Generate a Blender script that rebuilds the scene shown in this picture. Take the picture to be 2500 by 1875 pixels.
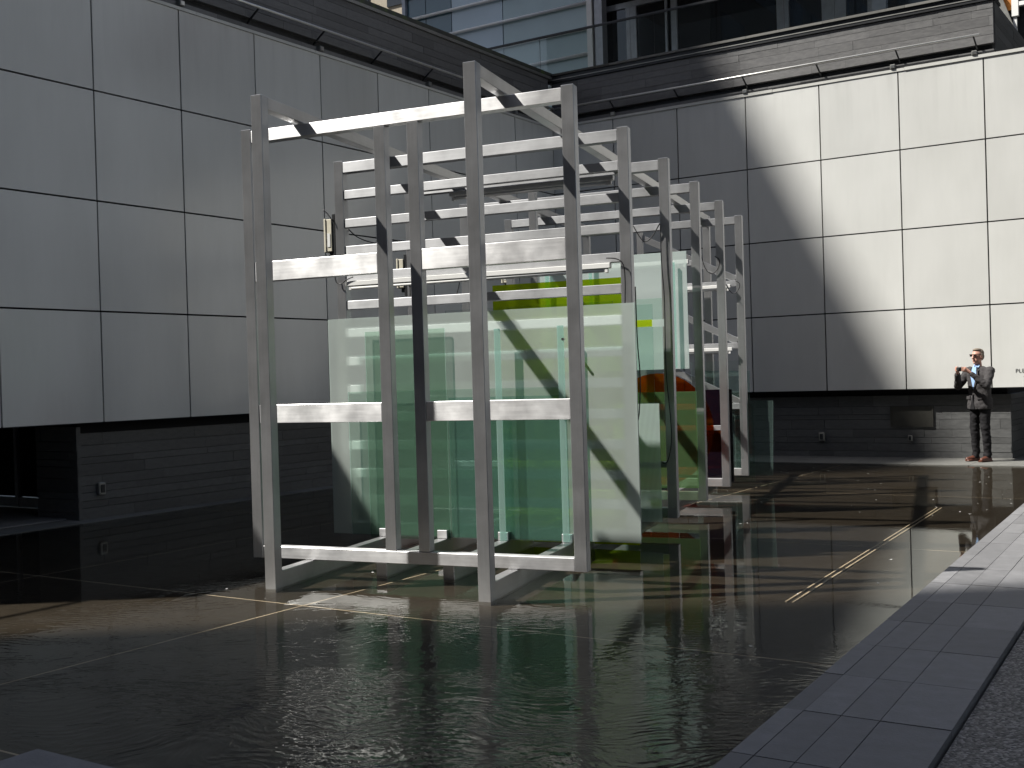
import bpy, bmesh, math, random
from mathutils import Vector, Matrix
R = math.radians
random.seed(7)
sc = bpy.context.scene
for o in list(bpy.data.objects): bpy.data.objects.remove(o)
col = sc.collection

# ------------------------------------------------------------------ camera
# world: courtyard corner at the origin, right wall along +X (plane Y=0), left wall along -Y (plane X=0), metres
CAM = Vector((11.798, -19.869, 1.537)); FPX = 2815.3
PITCH, ROLL, AZ = -0.005793, -0.029479, 0.577325
fh = Vector((-math.sin(AZ), math.cos(AZ), 0)); rh = Vector((math.cos(AZ), math.sin(AZ), 0))
fw = fh*math.cos(PITCH) + Vector((0, 0, math.sin(PITCH)))
up0 = rh.cross(fw)
RT = rh*math.cos(ROLL) + up0*math.sin(ROLL)
UP = -rh*math.sin(ROLL) + up0*math.cos(ROLL)
cd = bpy.data.cameras.new('camera'); cam = bpy.data.objects.new('camera', cd); col.objects.link(cam)
m = Matrix((RT, UP, -fw)).transposed().to_4x4(); m.translation = CAM
cam.matrix_world = m
cd.sensor_width = 36; cd.lens = 36*FPX/2500; cd.clip_end = 2000; cd.clip_start = .05
sc.camera = cam
def ray(x, y): return RT*((x-1250)/FPX) + UP*(-(y-937.5)/FPX) + fw

# ------------------------------------------------------------------ sky, sun, exposure
SUN = Vector((0.655, 0.489, -1)).normalized()        # direction the light travels
elev = math.asin(-SUN.z)
w = bpy.data.worlds.new('World'); sc.world = w; w.use_nodes = True
wn = w.node_tree.nodes; wl = w.node_tree.links
bg = wn['Background']; sky = wn.new('ShaderNodeTexSky'); sky.sky_type = 'NISHITA'; sky.sun_disc = False
sky.sun_elevation = elev
sky.sun_rotation = math.atan2(-SUN.x, -SUN.y)
sky.air_density = 1.0; sky.dust_density = 2.0; sky.ozone_density = 1.0
wl.new(sky.outputs[0], bg.inputs[0]); bg.inputs[1].default_value = 0.058
sd = bpy.data.lights.new('sun', 'SUN'); sun = bpy.data.objects.new('sun', sd); col.objects.link(sun)
sd.energy = 5.0; sd.angle = R(0.53); sd.color = (1, .965, .9)
sun.rotation_euler = SUN.to_track_quat('-Z', 'Y').to_euler(); sun.location = (0, 0, 30)
vs = sc.view_settings; vs.view_transform = 'Standard'; vs.look = 'None'; vs.gamma = 1; vs.exposure = 0.85; vs.use_curve_mapping = False
sc.render.engine = 'CYCLES'
cy = sc.cycles; cy.use_denoising = True; cy.max_bounces = 12; cy.diffuse_bounces = 4; cy.glossy_bounces = 5
cy.transmission_bounces = 8; cy.transparent_max_bounces = 40; cy.caustics_reflective = False; cy.caustics_refractive = False
cy.sample_clamp_indirect = 6

# ------------------------------------------------------------------ helpers
def mat(name):
    m = bpy.data.materials.new(name); m.use_nodes = True
    n = m.node_tree.nodes; l = m.node_tree.links
    return m, n, l, n['Principled BSDF'], n['Material Output']
def P(b, **k):
    al = {'color': 'Base Color', 'rough': 'Roughness', 'metal': 'Metallic', 'spec': 'Specular IOR Level'}
    for a, v in k.items():
        s = b.inputs[al.get(a, a)]
        s.default_value = (*v, 1) if isinstance(v, tuple) and len(v) == 3 else v
def noise(n, l, scale, detail=4, vec=None, rough=.55):
    t = n.new('ShaderNodeTexNoise'); t.inputs['Scale'].default_value = scale; t.inputs['Detail'].default_value = detail
    t.inputs['Roughness'].default_value = rough
    if vec: l.new(vec, t.inputs['Vector'])
    return t.outputs['Fac']
def ramp(n, l, fac, stops):
    r = n.new('ShaderNodeValToRGB'); e = r.color_ramp.elements
    while len(e) < len(stops): e.new(.5)
    for el, (p, c) in zip(e, stops): el.position = p; el.color = (*c, 1)
    l.new(fac, r.inputs[0]); return r.outputs[0]
def mathn(n, l, op, a, b=None):
    t = n.new('ShaderNodeMath'); t.operation = op
    for i, v in enumerate((a, b)):
        if v is None: continue
        if isinstance(v, (int, float)): t.inputs[i].default_value = v
        else: l.new(v, t.inputs[i])
    return t.outputs[0]
def coords(n, l, scale=(1, 1, 1), kind='Object'):
    t = n.new('ShaderNodeTexCoord'); mp = n.new('ShaderNodeMapping'); mp.inputs['Scale'].default_value = scale
    l.new(t.outputs[kind], mp.inputs[0]); return mp.outputs[0]
def wpos(n, l, scale=(1, 1, 1), rot=(0, 0, 0)):
    g = n.new('ShaderNodeNewGeometry'); mp = n.new('ShaderNodeMapping'); mp.inputs['Scale'].default_value = scale
    mp.inputs['Rotation'].default_value = rot
    l.new(g.outputs['Position'], mp.inputs[0]); return mp.outputs[0]
def bump(n, l, b, h, strength=.2, dist=.01):
    t = n.new('ShaderNodeBump'); t.inputs['Strength'].default_value = strength; t.inputs['Distance'].default_value = dist
    l.new(h, t.inputs['Height']); l.new(t.outputs[0], b.inputs['Normal']); return t
def scalecol(n, l, c, f):
    t = n.new('ShaderNodeVectorMath'); t.operation = 'SCALE'; l.new(c, t.inputs[0])
    if isinstance(f, float): t.inputs['Scale'].default_value = f
    else: l.new(f, t.inputs['Scale'])
    return t.outputs[0]
def objrand(n, l, lo, hi):
    o = n.new('ShaderNodeObjectInfo'); mr = n.new('ShaderNodeMapRange'); mr.inputs[3].default_value = lo; mr.inputs[4].default_value = hi
    l.new(o.outputs['Random'], mr.inputs[0]); return mr.outputs[0]

# ------------------------------------------------------------------ materials
def simple(name, color, rough=.5, metal=0, spec=.5, var=.12, sc_=6., bmp=0):
    m, n, l, b, o = mat(name); P(b, rough=rough, metal=metal, spec=spec)
    f = noise(n, l, sc_, 5, wpos(n, l))
    l.new(ramp(n, l, f, [(.3, tuple(c*(1-var) for c in color)), (.7, tuple(min(1, c*(1+var)) for c in color))]), b.inputs['Base Color'])
    if bmp: bump(n, l, b, noise(n, l, sc_*12, 5, wpos(n, l)), bmp, .005)
    return m
def aluminium(name, base=(.66, .665, .67), rough=.36, aniso=.75):
    m, n, l, b, o = mat(name); P(b, metal=.76)
    uv = n.new('ShaderNodeUVMap'); mp = n.new('ShaderNodeMapping'); mp.inputs['Scale'].default_value = (2.2, 60, 1)
    l.new(uv.outputs[0], mp.inputs[0])
    f1 = noise(n, l, 1.0, 6, mp.outputs[0], .65)
    f2 = noise(n, l, 3.2, 6, wpos(n, l), .6)
    mx = mathn(n, l, 'ADD', mathn(n, l, 'MULTIPLY', f1, .28), mathn(n, l, 'MULTIPLY', f2, .72))
    l.new(ramp(n, l, mx, [(.36, tuple(c*.84 for c in base)), (.5, tuple(c*.97 for c in base)), (.62, tuple(min(1, c*1.08) for c in base))]), b.inputs['Base Color'])
    mr = n.new('ShaderNodeMapRange'); mr.inputs[1].default_value = .3; mr.inputs[2].default_value = .7
    mr.inputs[3].default_value = rough-.05; mr.inputs[4].default_value = rough+.09; l.new(mx, mr.inputs[0]); l.new(mr.outputs[0], b.inputs['Roughness'])
    tg = n.new('ShaderNodeTangent'); tg.direction_type = 'UV_MAP'; l.new(tg.outputs[0], b.inputs['Tangent'])
    P(b, **{'Anisotropic': aniso, 'Anisotropic Rotation': .25})
    bump(n, l, b, f1, .05, .002)
    return m
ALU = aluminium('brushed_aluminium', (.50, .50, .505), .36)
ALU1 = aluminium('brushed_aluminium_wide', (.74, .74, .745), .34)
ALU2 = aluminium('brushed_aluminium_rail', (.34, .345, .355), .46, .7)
RAIL_LIT = simple('rail_lit_white', (.80, .81, .82), .4, .15, .5, .05)  # whitened copy for rails behind the frosted pane: sunlight put into the colour
STEEL = simple('stainless_pipe', (.62, .62, .6), .28, 1, .5, .1)
PIPE = simple('satin_pipe', (.72, .71, .68), .35, .55, .5, .06)
DARKMETAL = simple('dark_metal', (.045, .047, .05), .4, .6)
CAPMETAL = simple('coping_metal', (.33, .33, .31), .42, .75, .5, .15, 3.)
COPING = simple('coping_paint', (.56, .56, .53), .45, .1, .5, .08, 3.)
WHITEPAINT = simple('white_enamel', (.82, .82, .8), .35, 0, .5, .04)
BEIGEBOX = simple('beige_plastic', (.66, .62, .5), .45)
RUBBER = simple('black_rubber', (.012, .012, .013), .5)
GAP = simple('black_gap', (.006, .006, .007), .9)
BRASS = simple('dark_frame', (.06, .058, .05), .5, .4)

def panel_mat():
    m, n, l, b, o = mat('enamel_panel'); P(b, rough=.2, spec=1.0, **{'Coat Weight': .35, 'Coat Roughness': .14})
    v = wpos(n, l, (1, 1, .35)); f = noise(n, l, .9, 4, v); g = noise(n, l, 14, 5, wpos(n, l, (1, 1, .12)))
    mx = mathn(n, l, 'ADD', mathn(n, l, 'MULTIPLY', f, .88), mathn(n, l, 'MULTIPLY', g, .12))
    c = ramp(n, l, mx, [(.32, (.61, .615, .59)), (.62, (.69, .695, .67))])
    sp_ = n.new('ShaderNodeSeparateXYZ'); l.new(wpos(n, l), sp_.inputs[0])
    zz = n.new('ShaderNodeMapRange'); zz.inputs[1].default_value = 5.2; zz.inputs[2].default_value = 6.5; zz.inputs[3].default_value = .0; zz.inputs[4].default_value = 1.0; l.new(sp_.outputs[2], zz.inputs[0])
    stn = n.new('ShaderNodeMapRange'); stn.inputs[1].default_value = .5; stn.inputs[2].default_value = .72; l.new(noise(n, l, 7, 5, wpos(n, l, (1, 1, .07))), stn.inputs[0])
    dirt = mathn(n, l, 'SUBTRACT', 1.0, mathn(n, l, 'MULTIPLY', mathn(n, l, 'MULTIPLY', zz.outputs[0], stn.outputs[0]), .09))
    l.new(scalecol(n, l, scalecol(n, l, c, objrand(n, l, .93, 1.04)), dirt), b.inputs['Base Color'])
    rr = n.new('ShaderNodeMapRange'); rr.inputs[3].default_value = .13; rr.inputs[4].default_value = .3; l.new(f, rr.inputs[0]); l.new(rr.outputs[0], b.inputs['Roughness'])
    bump(n, l, b, noise(n, l, .9, 2, wpos(n, l)), .2, .05)
    return m
PANEL = panel_mat()
def stone_mat(name, c0, c1, rough=.5):
    m, n, l, b, o = mat(name); P(b, rough=rough, spec=.5)
    f = noise(n, l, 9, 7, wpos(n, l, (1, 1, 3.5)), .65)
    c = ramp(n, l, f, [(.3, c0), (.7, c1)])
    l.new(scalecol(n, l, c, objrand(n, l, .78, 1.16)), b.inputs['Base Color'])
    h = noise(n, l, 60, 6, wpos(n, l, (1, 1, 2)), .7); bump(n, l, b, h, .35, .006)
    mr = n.new('ShaderNodeMapRange'); mr.inputs[3].default_value = rough-.12; mr.inputs[4].default_value = rough+.15; l.new(f, mr.inputs[0]); l.new(mr.outputs[0], b.inputs['Roughness'])
    return m
SLATE = stone_mat('slate', (.075, .077, .077), (.12, .121, .12))
SLATE2 = stone_mat('parapet_slate', (.105, .105, .107), (.155, .153, .152), .42)
PAVING = stone_mat('granite_paving', (.132, .132, .137), (.19, .19, .196), .65)
LEDGE = stone_mat('ledge_stone', (.11, .11, .102), (.165, .162, .15), .75)
FLOORSTONE = stone_mat('pool_slate', (.023, .019, .014), (.036, .030, .022), .5)
GROUT = simple('grout', (.62, .55, .42), .8)
def gravel_mat():
    m, n, l, b, o = mat('exposed_aggregate'); P(b, rough=.6)
    t = n.new('ShaderNodeTexVoronoi'); t.inputs['Scale'].default_value = 75; l.new(wpos(n, l), t.inputs['Vector'])
    f = noise(n, l, 3, 4, wpos(n, l))
    l.new(ramp(n, l, t.outputs['Color'], [(.1, (.03, .03, .032)), (.5, (.10, .095, .092)), (.9, (.30, .29, .28))]), b.inputs['Base Color'])
    bump(n, l, b, mathn(n, l, 'SUBTRACT', 1.0, t.outputs['Distance']), .8, .012)
    return m
GRAVEL = gravel_mat()

def clear_glass(name, tint, refl=1.0, rough=.0, edge=False):
    """thin architectural glass: tinted transparency under a fresnel mirror"""
    m, n, l, b, o = mat(name); n.remove(b)
    tr = n.new('ShaderNodeBsdfTransparent'); tr.inputs[0].default_value = (*tint, 1)
    gl = n.new('ShaderNodeBsdfGlossy'); gl.inputs['Roughness'].default_value = rough; gl.inputs[0].default_value = (refl, refl, refl, 1)
    fr = n.new('ShaderNodeFresnel'); fr.inputs[0].default_value = 1.5
    mx = n.new('ShaderNodeMixShader'); l.new(fr.outputs[0], mx.inputs[0]); l.new(tr.outputs[0], mx.inputs[1]); l.new(gl.outputs[0], mx.inputs[2])
    l.new(mx.outputs[0], o.inputs[0]); return m
def frost_glass(name, tint, body, f_tr=.25, f_body=.5, rough=.32, streak=False):
    m, n, l, b, o = mat(name); n.remove(b)
    tr = n.new('ShaderNodeBsdfTransparent'); tr.inputs[0].default_value = (*tint, 1)
    rf = n.new('ShaderNodeBsdfRefraction'); rf.inputs[0].default_value = (*tint, 1); rf.inputs['Roughness'].default_value = rough; rf.inputs['IOR'].default_value = 1.42
    df = n.new('ShaderNodeBsdfDiffuse'); df.inputs[0].default_value = (*body, 1)
    tl = n.new('ShaderNodeBsdfTranslucent'); tl.inputs[0].default_value = (*body, 1)
    gl = n.new('ShaderNodeBsdfGlossy'); gl.inputs['Roughness'].default_value = .45
    def mixs(f, a, c):
        x = n.new('ShaderNodeMixShader')
        if isinstance(f, float): x.inputs[0].default_value = f
        else: l.new(f, x.inputs[0])
        l.new(a.outputs[0], x.inputs[1]); l.new(c.outputs[0], x.inputs[2]); return x
    bodyS = mixs(.36, df, tl); see = mixs(f_tr, rf, tr)
    fac = mathn(n, l, 'ADD', f_body-.08, mathn(n, l, 'MULTIPLY', noise(n, l, 2.5, 4, wpos(n, l)), .16))
    if streak:
        wv = n.new('ShaderNodeTexWave'); wv.inputs['Scale'].default_value = 26; wv.bands_direction = 'X'; l.new(coords(n, l), wv.inputs['Vector'])
        fac = mathn(n, l, 'MULTIPLY', fac, mathn(n, l, 'ADD', .7, mathn(n, l, 'MULTIPLY', wv.outputs['Fac'], .6)))
    mm = mixs(fac, see, bodyS)
    lw = n.new('ShaderNodeFresnel'); lw.inputs[0].default_value = 1.45
    fin = mixs(mathn(n, l, 'MULTIPLY', lw.outputs[0], .6), mm, gl)
    l.new(fin.outputs[0], o.inputs[0]); return m
G_CLEAR = clear_glass('clear_glass', (.95, .98, .97), .45)
G_BACK = clear_glass('pane_back', (.97, .99, .98), .5)
G_GREEN = clear_glass('green_glass', (.84, .96, .90))
G_DARKGREEN = clear_glass('dark_green_glass', (.79, .92, .83))
G_TEAL = clear_glass('teal_glass', (.86, .96, .94))
G_BLUE = clear_glass('blue_green_glass', (.66, .88, .85))
G_OLIVE = clear_glass('olive_glass', (.55, .70, .38))
G_LIME = clear_glass('chartreuse_acrylic', (.80, .93, .15))
G_ORANGE = clear_glass('orange_acrylic', (.95, .26, .02))
def acrylic(name, tint, body, f=.35):
    m, n, l, b, o = mat(name); P(b, color=body, rough=.15)
    tr = n.new('ShaderNodeBsdfTransparent'); tr.inputs[0].default_value = (*tint, 1)
    tl = n.new('ShaderNodeBsdfTranslucent'); tl.inputs[0].default_value = (*body, 1)
    a = n.new('ShaderNodeMixShader'); a.inputs[0].default_value = .5; l.new(b.outputs[0], a.inputs[1]); l.new(tl.outputs[0], a.inputs[2])
    x = n.new('ShaderNodeMixShader'); x.inputs[0].default_value = f; l.new(tr.outputs[0], x.inputs[1]); l.new(a.outputs[0], x.inputs[2])
    l.new(x.outputs[0], o.inputs[0]); return m
A_LIME = acrylic('chartreuse_sheet', (.74, .90, .10), (.70, .82, .03), .55)
A_ORANGE = acrylic('orange_sheet', (.85, .30, .07), (.75, .19, .02), .13)
A_TEAL = acrylic('pale_teal_sheet', (.78, .92, .88), (.45, .65, .6), .14)
A_OLIVE = acrylic('olive_sheet', (.42, .60, .36), (.17, .31, .13), .5)
A_GREEN = acrylic('dusty_green_glass', (.80, .91, .85), (.32, .45, .39), .10)
A_DKGREEN = acrylic('dusty_dark_green_glass', (.72, .85, .76), (.20, .31, .24), .12)
A_BLUE = acrylic('dusty_blue_green_glass', (.64, .82, .79), (.22, .38, .36), .12)
G_EDGE = acrylic('glass_edge', (.7, .9, .85), (.66, .80, .77), .36)
G_FROST = frost_glass('frosted_glass', (.86, .96, .91), (.86, .96, .90), .46, .46, .46)
G_FROST2 = frost_glass('milky_glass', (.9, .97, .95), (.76, .88, .85), .15, .74, .4)
G_REED = frost_glass('reeded_glass', (.85, .96, .93), (.72, .88, .83), .3, .6, .2, True)
G_BLACK = simple('black_glass', (.006, .004, .008), .06, 0, .5)

def water_mat():
    m, n, l, b, o = mat('water'); n.remove(b)
    pos = wpos(n, l)
    sx = n.new('ShaderNodeSeparateXYZ'); l.new(pos, sx.inputs[0])
    # breeze patch: ripples grow toward the open near side, broken up by noise
    mr = n.new('ShaderNodeMapRange'); mr.interpolation_type = 'SMOOTHSTEP'; mr.inputs[1].default_value = -12.2; mr.inputs[2].default_value = -15.4
    jig = mathn(n, l, 'ADD', sx.outputs[1], mathn(n, l, 'MULTIPLY', mathn(n, l, 'SUBTRACT', noise(n, l, .55, 3, pos), .5), 4.5))
    l.new(jig, mr.inputs[0])
    d = n.new('ShaderNodeTexNoise'); d.inputs['Scale'].default_value = .8; d.inputs['Detail'].default_value = 2; l.new(pos, d.inputs['Vector'])
    off = n.new('ShaderNodeVectorMath'); off.operation = 'MULTIPLY_ADD'; off.inputs[1].default_value = (1.3, 1.3, 0); l.new(d.outputs['Color'], off.inputs[0]); l.new(pos, off.inputs[2])
    def wave(scale, rot, dist):
        mp = n.new('ShaderNodeMapping'); mp.inputs['Rotation'].default_value = (0, 0, R(rot)); l.new(off.outputs[0], mp.inputs[0])
        t = n.new('ShaderNodeTexWave'); t.wave_profile = 'SIN'; t.inputs['Scale'].default_value = scale; t.inputs['Distortion'].default_value = dist
        t.inputs['Detail'].default_value = 2; t.inputs['Detail Scale'].default_value = 1.2; l.new(mp.outputs[0], t.inputs['Vector']); return t.outputs['Fac']
    def chop(scale, rot, st, det=1.5):
        mp = n.new('ShaderNodeMapping'); mp.inputs['Rotation'].default_value = (0, 0, R(rot)); l.new(off.outputs[0], mp.inputs[0])
        m2 = n.new('ShaderNodeMapping'); m2.inputs['Scale'].default_value = (1, st, 1); l.new(mp.outputs[0], m2.inputs[0])
        return noise(n, l, scale, det, m2.outputs[0], .5)
    h = mathn(n, l, 'ADD', mathn(n, l, 'MULTIPLY', chop(26, 62, .32), 1.5), mathn(n, l, 'MULTIPLY', chop(44, 95, .4), .6))
    h = mathn(n, l, 'ADD', h, mathn(n, l, 'MULTIPLY', wave(5.2, 58, 6.0), .3))
    mu = n.new('ShaderNodeMapRange'); mu.interpolation_type = 'SMOOTHSTEP'; mu.inputs[1].default_value = 5.2; mu.inputs[2].default_value = 7.6; mu.inputs[3].default_value = .22; mu.inputs[4].default_value = .8
    l.new(sx.outputs[0], mu.inputs[0])
    gp = n.new('ShaderNodeVectorMath'); gp.operation = 'DISTANCE'; gp.inputs[1].default_value = (8.25, -16.0, -.03); l.new(pos, gp.inputs[0])
    gm = n.new('ShaderNodeMapRange'); gm.interpolation_type = 'SMOOTHSTEP'; gm.inputs[1].default_value = 1.5; gm.inputs[2].default_value = .3; gm.inputs[3].default_value = 1.0; gm.inputs[4].default_value = 2.3; l.new(gp.outputs['Value'], gm.inputs[0])
    amp = mathn(n, l, 'ADD', .02, mathn(n, l, 'MULTIPLY', gm.outputs[0], mathn(n, l, 'MULTIPLY', mr.outputs[0], mu.outputs[0])))
    h = mathn(n, l, 'MULTIPLY', h, amp)
    h = mathn(n, l, 'ADD', h, mathn(n, l, 'MULTIPLY', noise(n, l, 3.5, 2, pos), .08))
    bp = n.new('ShaderNodeBump'); bp.inputs['Strength'].default_value = .9; bp.inputs['Distance'].default_value = .0027; l.new(h, bp.inputs['Height'])
    tr = n.new('ShaderNodeBsdfTransparent'); tr.inputs[0].default_value = (.84, .80, .74, 1)
    gl = n.new('ShaderNodeBsdfGlossy'); gl.inputs['Roughness'].default_value = .02; gl.inputs[0].default_value = (.80, .82, .80, 1); l.new(bp.outputs[0], gl.inputs['Normal'])
    fr = n.new('ShaderNodeFresnel'); fr.inputs[0].default_value = 1.33; l.new(bp.outputs[0], fr.inputs['Normal'])
    mx = n.new('ShaderNodeMixShader'); l.new(fr.outputs[0], mx.inputs[0]); l.new(tr.outputs[0], mx.inputs[1]); l.new(gl.outputs[0], mx.inputs[2])
    l.new(mx.outputs[0], o.inputs[0]); return m
WATER = water_mat()
def coping_mat():
    m, n, l, b, o = mat('mossy_coping'); P(b, rough=.6)
    l.new(ramp(n, l, noise(n, l, 5, 6, wpos(n, l)), [(.35, (.035, .036, .034)), (.55, (.05, .055, .04)), (.72, (.07, .11, .02))]), b.inputs['Base Color']); return m
MOSS = coping_mat()
G_FACADE = simple('facade_glass', (.38, .49, .50), .08, 0, .6, .07, .7)
G_FACADE_REFL = simple('facade_glass_reflection', (.46, .56, .62), .08, 0, .6, .05, .7)  # bluish reflection painted in as a paler base colour
G_FACADE2 = simple('facade_glass_dark', (.10, .17, .20), .06, 0, .6, .1, .7)
G_WINDOW = simple('dark_window_glass', (.012, .014, .016), .04, 0, .6)
G_DOOR = simple('tinted_door_glass', (.010, .014, .017), .12, 0, .12)
FRAMEGREY = simple('painted_frame', (.42, .44, .48), .4, .2)
CONCRETE = simple('tower_concrete', (.32, .31, .29), .8)
BEIGE = simple('beige_render', (.3, .26, .2), .8)
MAROON = simple('maroon_soffit', (.05, .02, .025), .5)
ORANGEWALL = simple('ochre_board', (.4, .16, .03), .7)

# ------------------------------------------------------------------ object makers
def link(o, parent=None):
    col.objects.link(o)
    if parent: o.parent = parent
    return o
def tag(o, label=None, cat=None, group=None, kind=None):
    for k, v in (('label', label), ('category', cat), ('group', group), ('kind', kind)):
        if v: o[k] = v
    return o
def empty(name, loc=(0, 0, 0), label=None, cat=None, parent=None, kind=None):
    o = bpy.data.objects.new(name, None); o.empty_display_size = .2; o.location = loc
    link(o, parent); return tag(o, label, cat, kind=kind)
def keep(o, parent):
    """parent with world placement kept"""
    o.parent = parent; o.matrix_parent_inverse = parent.matrix_world_inv if hasattr(parent, 'matrix_world_inv') else Matrix.Identity(4)
def mesh_obj(name, verts, faces, mats, parent=None, mi=None, smooth=False):
    me = bpy.data.meshes.new(name); me.from_pydata([tuple(v) for v in verts], [], faces)
    for mm in (mats if isinstance(mats, (list, tuple)) else [mats]): me.materials.append(mm)
    if mi:
        for p, i in zip(me.polygons, mi): p.material_index = i
    if smooth:
        for p in me.polygons: p.use_smooth = True
    me.update(); o = bpy.data.objects.new(name, me); return link(o, parent)
BOXF = [(0, 3, 2, 1), (4, 5, 6, 7), (0, 1, 5, 4), (1, 2, 6, 5), (2, 3, 7, 6), (3, 0, 4, 7)]
def boxv(a, b):
    return [(a[0], a[1], a[2]), (b[0], a[1], a[2]), (b[0], b[1], a[2]), (a[0], b[1], a[2]), (a[0], a[1], b[2]), (b[0], a[1], b[2]), (b[0], b[1], b[2]), (a[0], b[1], b[2])]
def box(name, a, b, mt, parent=None): return mesh_obj(name, boxv(a, b), BOXF, mt, parent)
_unit = {}
def ubox(name, a, b, mt, parent=None, rot=None, origin=None):
    """a box that shares one unit mesh per material; size is the object's scale"""
    if mt.name not in _unit:
        me = bpy.data.meshes.new('unit_' + mt.name); me.from_pydata(boxv((-.5, -.5, -.5), (.5, .5, .5)), [], BOXF); me.materials.append(mt); _unit[mt.name] = me
    o = bpy.data.objects.new(name, _unit[mt.name])
    o.location = [(a[i]+b[i])/2 for i in range(3)]; o.scale = [abs(b[i]-a[i]) for i in range(3)]
    if rot: o.rotation_euler = rot
    return link(o, parent)
def cyl(name, p0, p1, r, mt, parent=None, segs=12, r1=None):
    p0, p1 = Vector(p0), Vector(p1); d = p1-p0; bm = bmesh.new()
    bmesh.ops.create_cone(bm, cap_ends=True, segments=segs, radius1=r, radius2=r if r1 is None else r1, depth=d.length,
                          matrix=Matrix.Translation((p0+p1)/2) @ d.to_track_quat('Z', 'Y').to_matrix().to_4x4())
    for f in bm.faces: f.smooth = len(f.verts) == 4
    me = bpy.data.meshes.new(name); bm.to_mesh(me); bm.free(); me.materials.append(mt)
    return link(bpy.data.objects.new(name, me), parent)
def cable(name, pts, r, mt, parent=None, segs=6, sub=6):
    pts = [Vector(p) for p in pts]; path = []
    for i in range(len(pts)-1):          # Catmull-Rom
        p0 = pts[max(0, i-1)]; p1 = pts[i]; p2 = pts[i+1]; p3 = pts[min(len(pts)-1, i+2)]
        for k in range(sub):
            t = k/sub; path.append(.5*((2*p1)+(p2-p0)*t+(2*p0-5*p1+4*p2-p3)*t*t+(3*p1-p0-3*p2+p3)*t**3))
    path.append(pts[-1]); V = []; F = []
    for i, p in enumerate(path):
        d = (path[min(i+1, len(path)-1)]-path[max(i-1, 0)]).normalized(); a = d.orthogonal().normalized()
        if i and a.dot(pa) < 0: a = -a
        pa = a; c = d.cross(a)
        for k in range(segs):
            th = 2*math.pi*k/segs; V.append(p+(a*math.cos(th)+c*math.sin(th))*r)
    for i in range(len(path)-1):
        for k in range(segs): F.append((i*segs+k, i*segs+(k+1) % segs, (i+1)*segs+(k+1) % segs, (i+1)*segs+k))
    F.append(tuple(range(segs))[::-1]); F.append(tuple(range((len(path)-1)*segs, len(path)*segs)))
    return mesh_obj(name, V, F, mt, parent, smooth=True)
def tube(name, p0, p1, wv, hv, mt, parent=None, bev=.0035):
    """square tube between two axis points; wv, hv = half-size vectors; UV: U along the axis"""
    p0, p1, wv, hv = Vector(p0), Vector(p1), Vector(wv), Vector(hv); ax = (p1-p0).normalized()
    V = [p0-wv-hv, p0+wv-hv, p0+wv+hv, p0-wv+hv, p1-wv-hv, p1+wv-hv, p1+wv+hv, p1-wv+hv]
    bm = bmesh.new(); vs_ = [bm.verts.new(v) for v in V]
    for f in [(0, 1, 2, 3), (7, 6, 5, 4), (0, 4, 5, 1), (1, 5, 6, 2), (2, 6, 7, 3), (3, 7, 4, 0)]: bm.faces.new([vs_[i] for i in f])
    bmesh.ops.recalc_face_normals(bm, faces=bm.faces)
    bmesh.ops.bevel(bm, geom=bm.edges[:], offset=bev, segments=1, affect='EDGES')
    uvl = bm.loops.layers.uv.new('UVMap'); bm.normal_update(); off = random.random()*40
    for f in bm.faces:
        a = ax if abs(f.normal.dot(ax)) < .8 else wv.normalized()
        c = f.normal.cross(a)
        for lp in f.loops: lp[uvl].uv = (lp.vert.co.dot(a)+off, lp.vert.co.dot(c)+off*.37)
    me = bpy.data.meshes.new(name); bm.to_mesh(me); bm.free(); me.materials.append(mt)
    return link(bpy.data.objects.new(name, me), parent)

# ------------------------------------------------------------------ ground, pool, paving
ground = mesh_obj('ground', [(-400, -400, -.35), (400, -400, -.35), (400, 400, -.35), (-400, 400, -.35)], [(0, 1, 2, 3)], GRAVEL); tag(ground, kind='structure')
def edge_u(v): return 9.32+.0415*v          # inner edge of the right-hand paving (v = -Y)
ZW = -.032                                   # water surface
pf = empty('pool_floor', (0, 0, 0), kind='structure')
ubox('floor_bed', (-1.2, -24, -.12), (13, 1.5, -.0592), GROUT, pf)
us = [-.15, 2.88, 5.98, 12.6]; vv = [1.05, 5.35, 9.6, 13.78, 16.84, 22.8]
for i in range(len(us)-1):
    for j in range(len(vv)-1):
        g = .009
        ubox('floor_slab', (us[i]+g, -vv[j+1]+g, -.11), (us[i+1]-g, -vv[j]-g, -.058), FLOORSTONE, pf)
# slot drain: two bright lips set in the slab
for k in (0, 1):
    p0 = Vector((9.03+k*.05, -12.27, -.053)); p1 = Vector((8.73+k*.045, -6.57, -.053)); d = (p1-p0).normalized()
    tube('drain_lip', p0, p1, Vector((d.y, -d.x, 0))*.007, (0, 0, .004), GROUT, pf, .001)
nx = 8
wt = mesh_obj('water', [(.02, -1.22, ZW), (edge_u(1.2)+.02, -1.22, ZW), (edge_u(16.84)+.02, -16.84, ZW), (7.33, -16.84, ZW), (7.33, -23, ZW), (.02, -23, ZW)], [(0, 5, 4, 3, 2, 1)], WATER); tag(wt, kind='structure')
# ledges along the walls
le = empty('wall_ledge', (0, 0, 0), kind='structure')
x = -.3
while x < 12.5:
    L = .92; ubox('ledge_slab', (x, -1.22, -.12), (x+L-.008, .32, -.018+random.uniform(-.002, .002)), LEDGE, le); x += L
y = -1.23
while y > -22:
    L = .92; ubox('ledge_slab', (-.36, y-L+.008, -.12), (.2, y, -.026+random.uniform(-.001, .001)), LEDGE, le); y -= L
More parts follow.
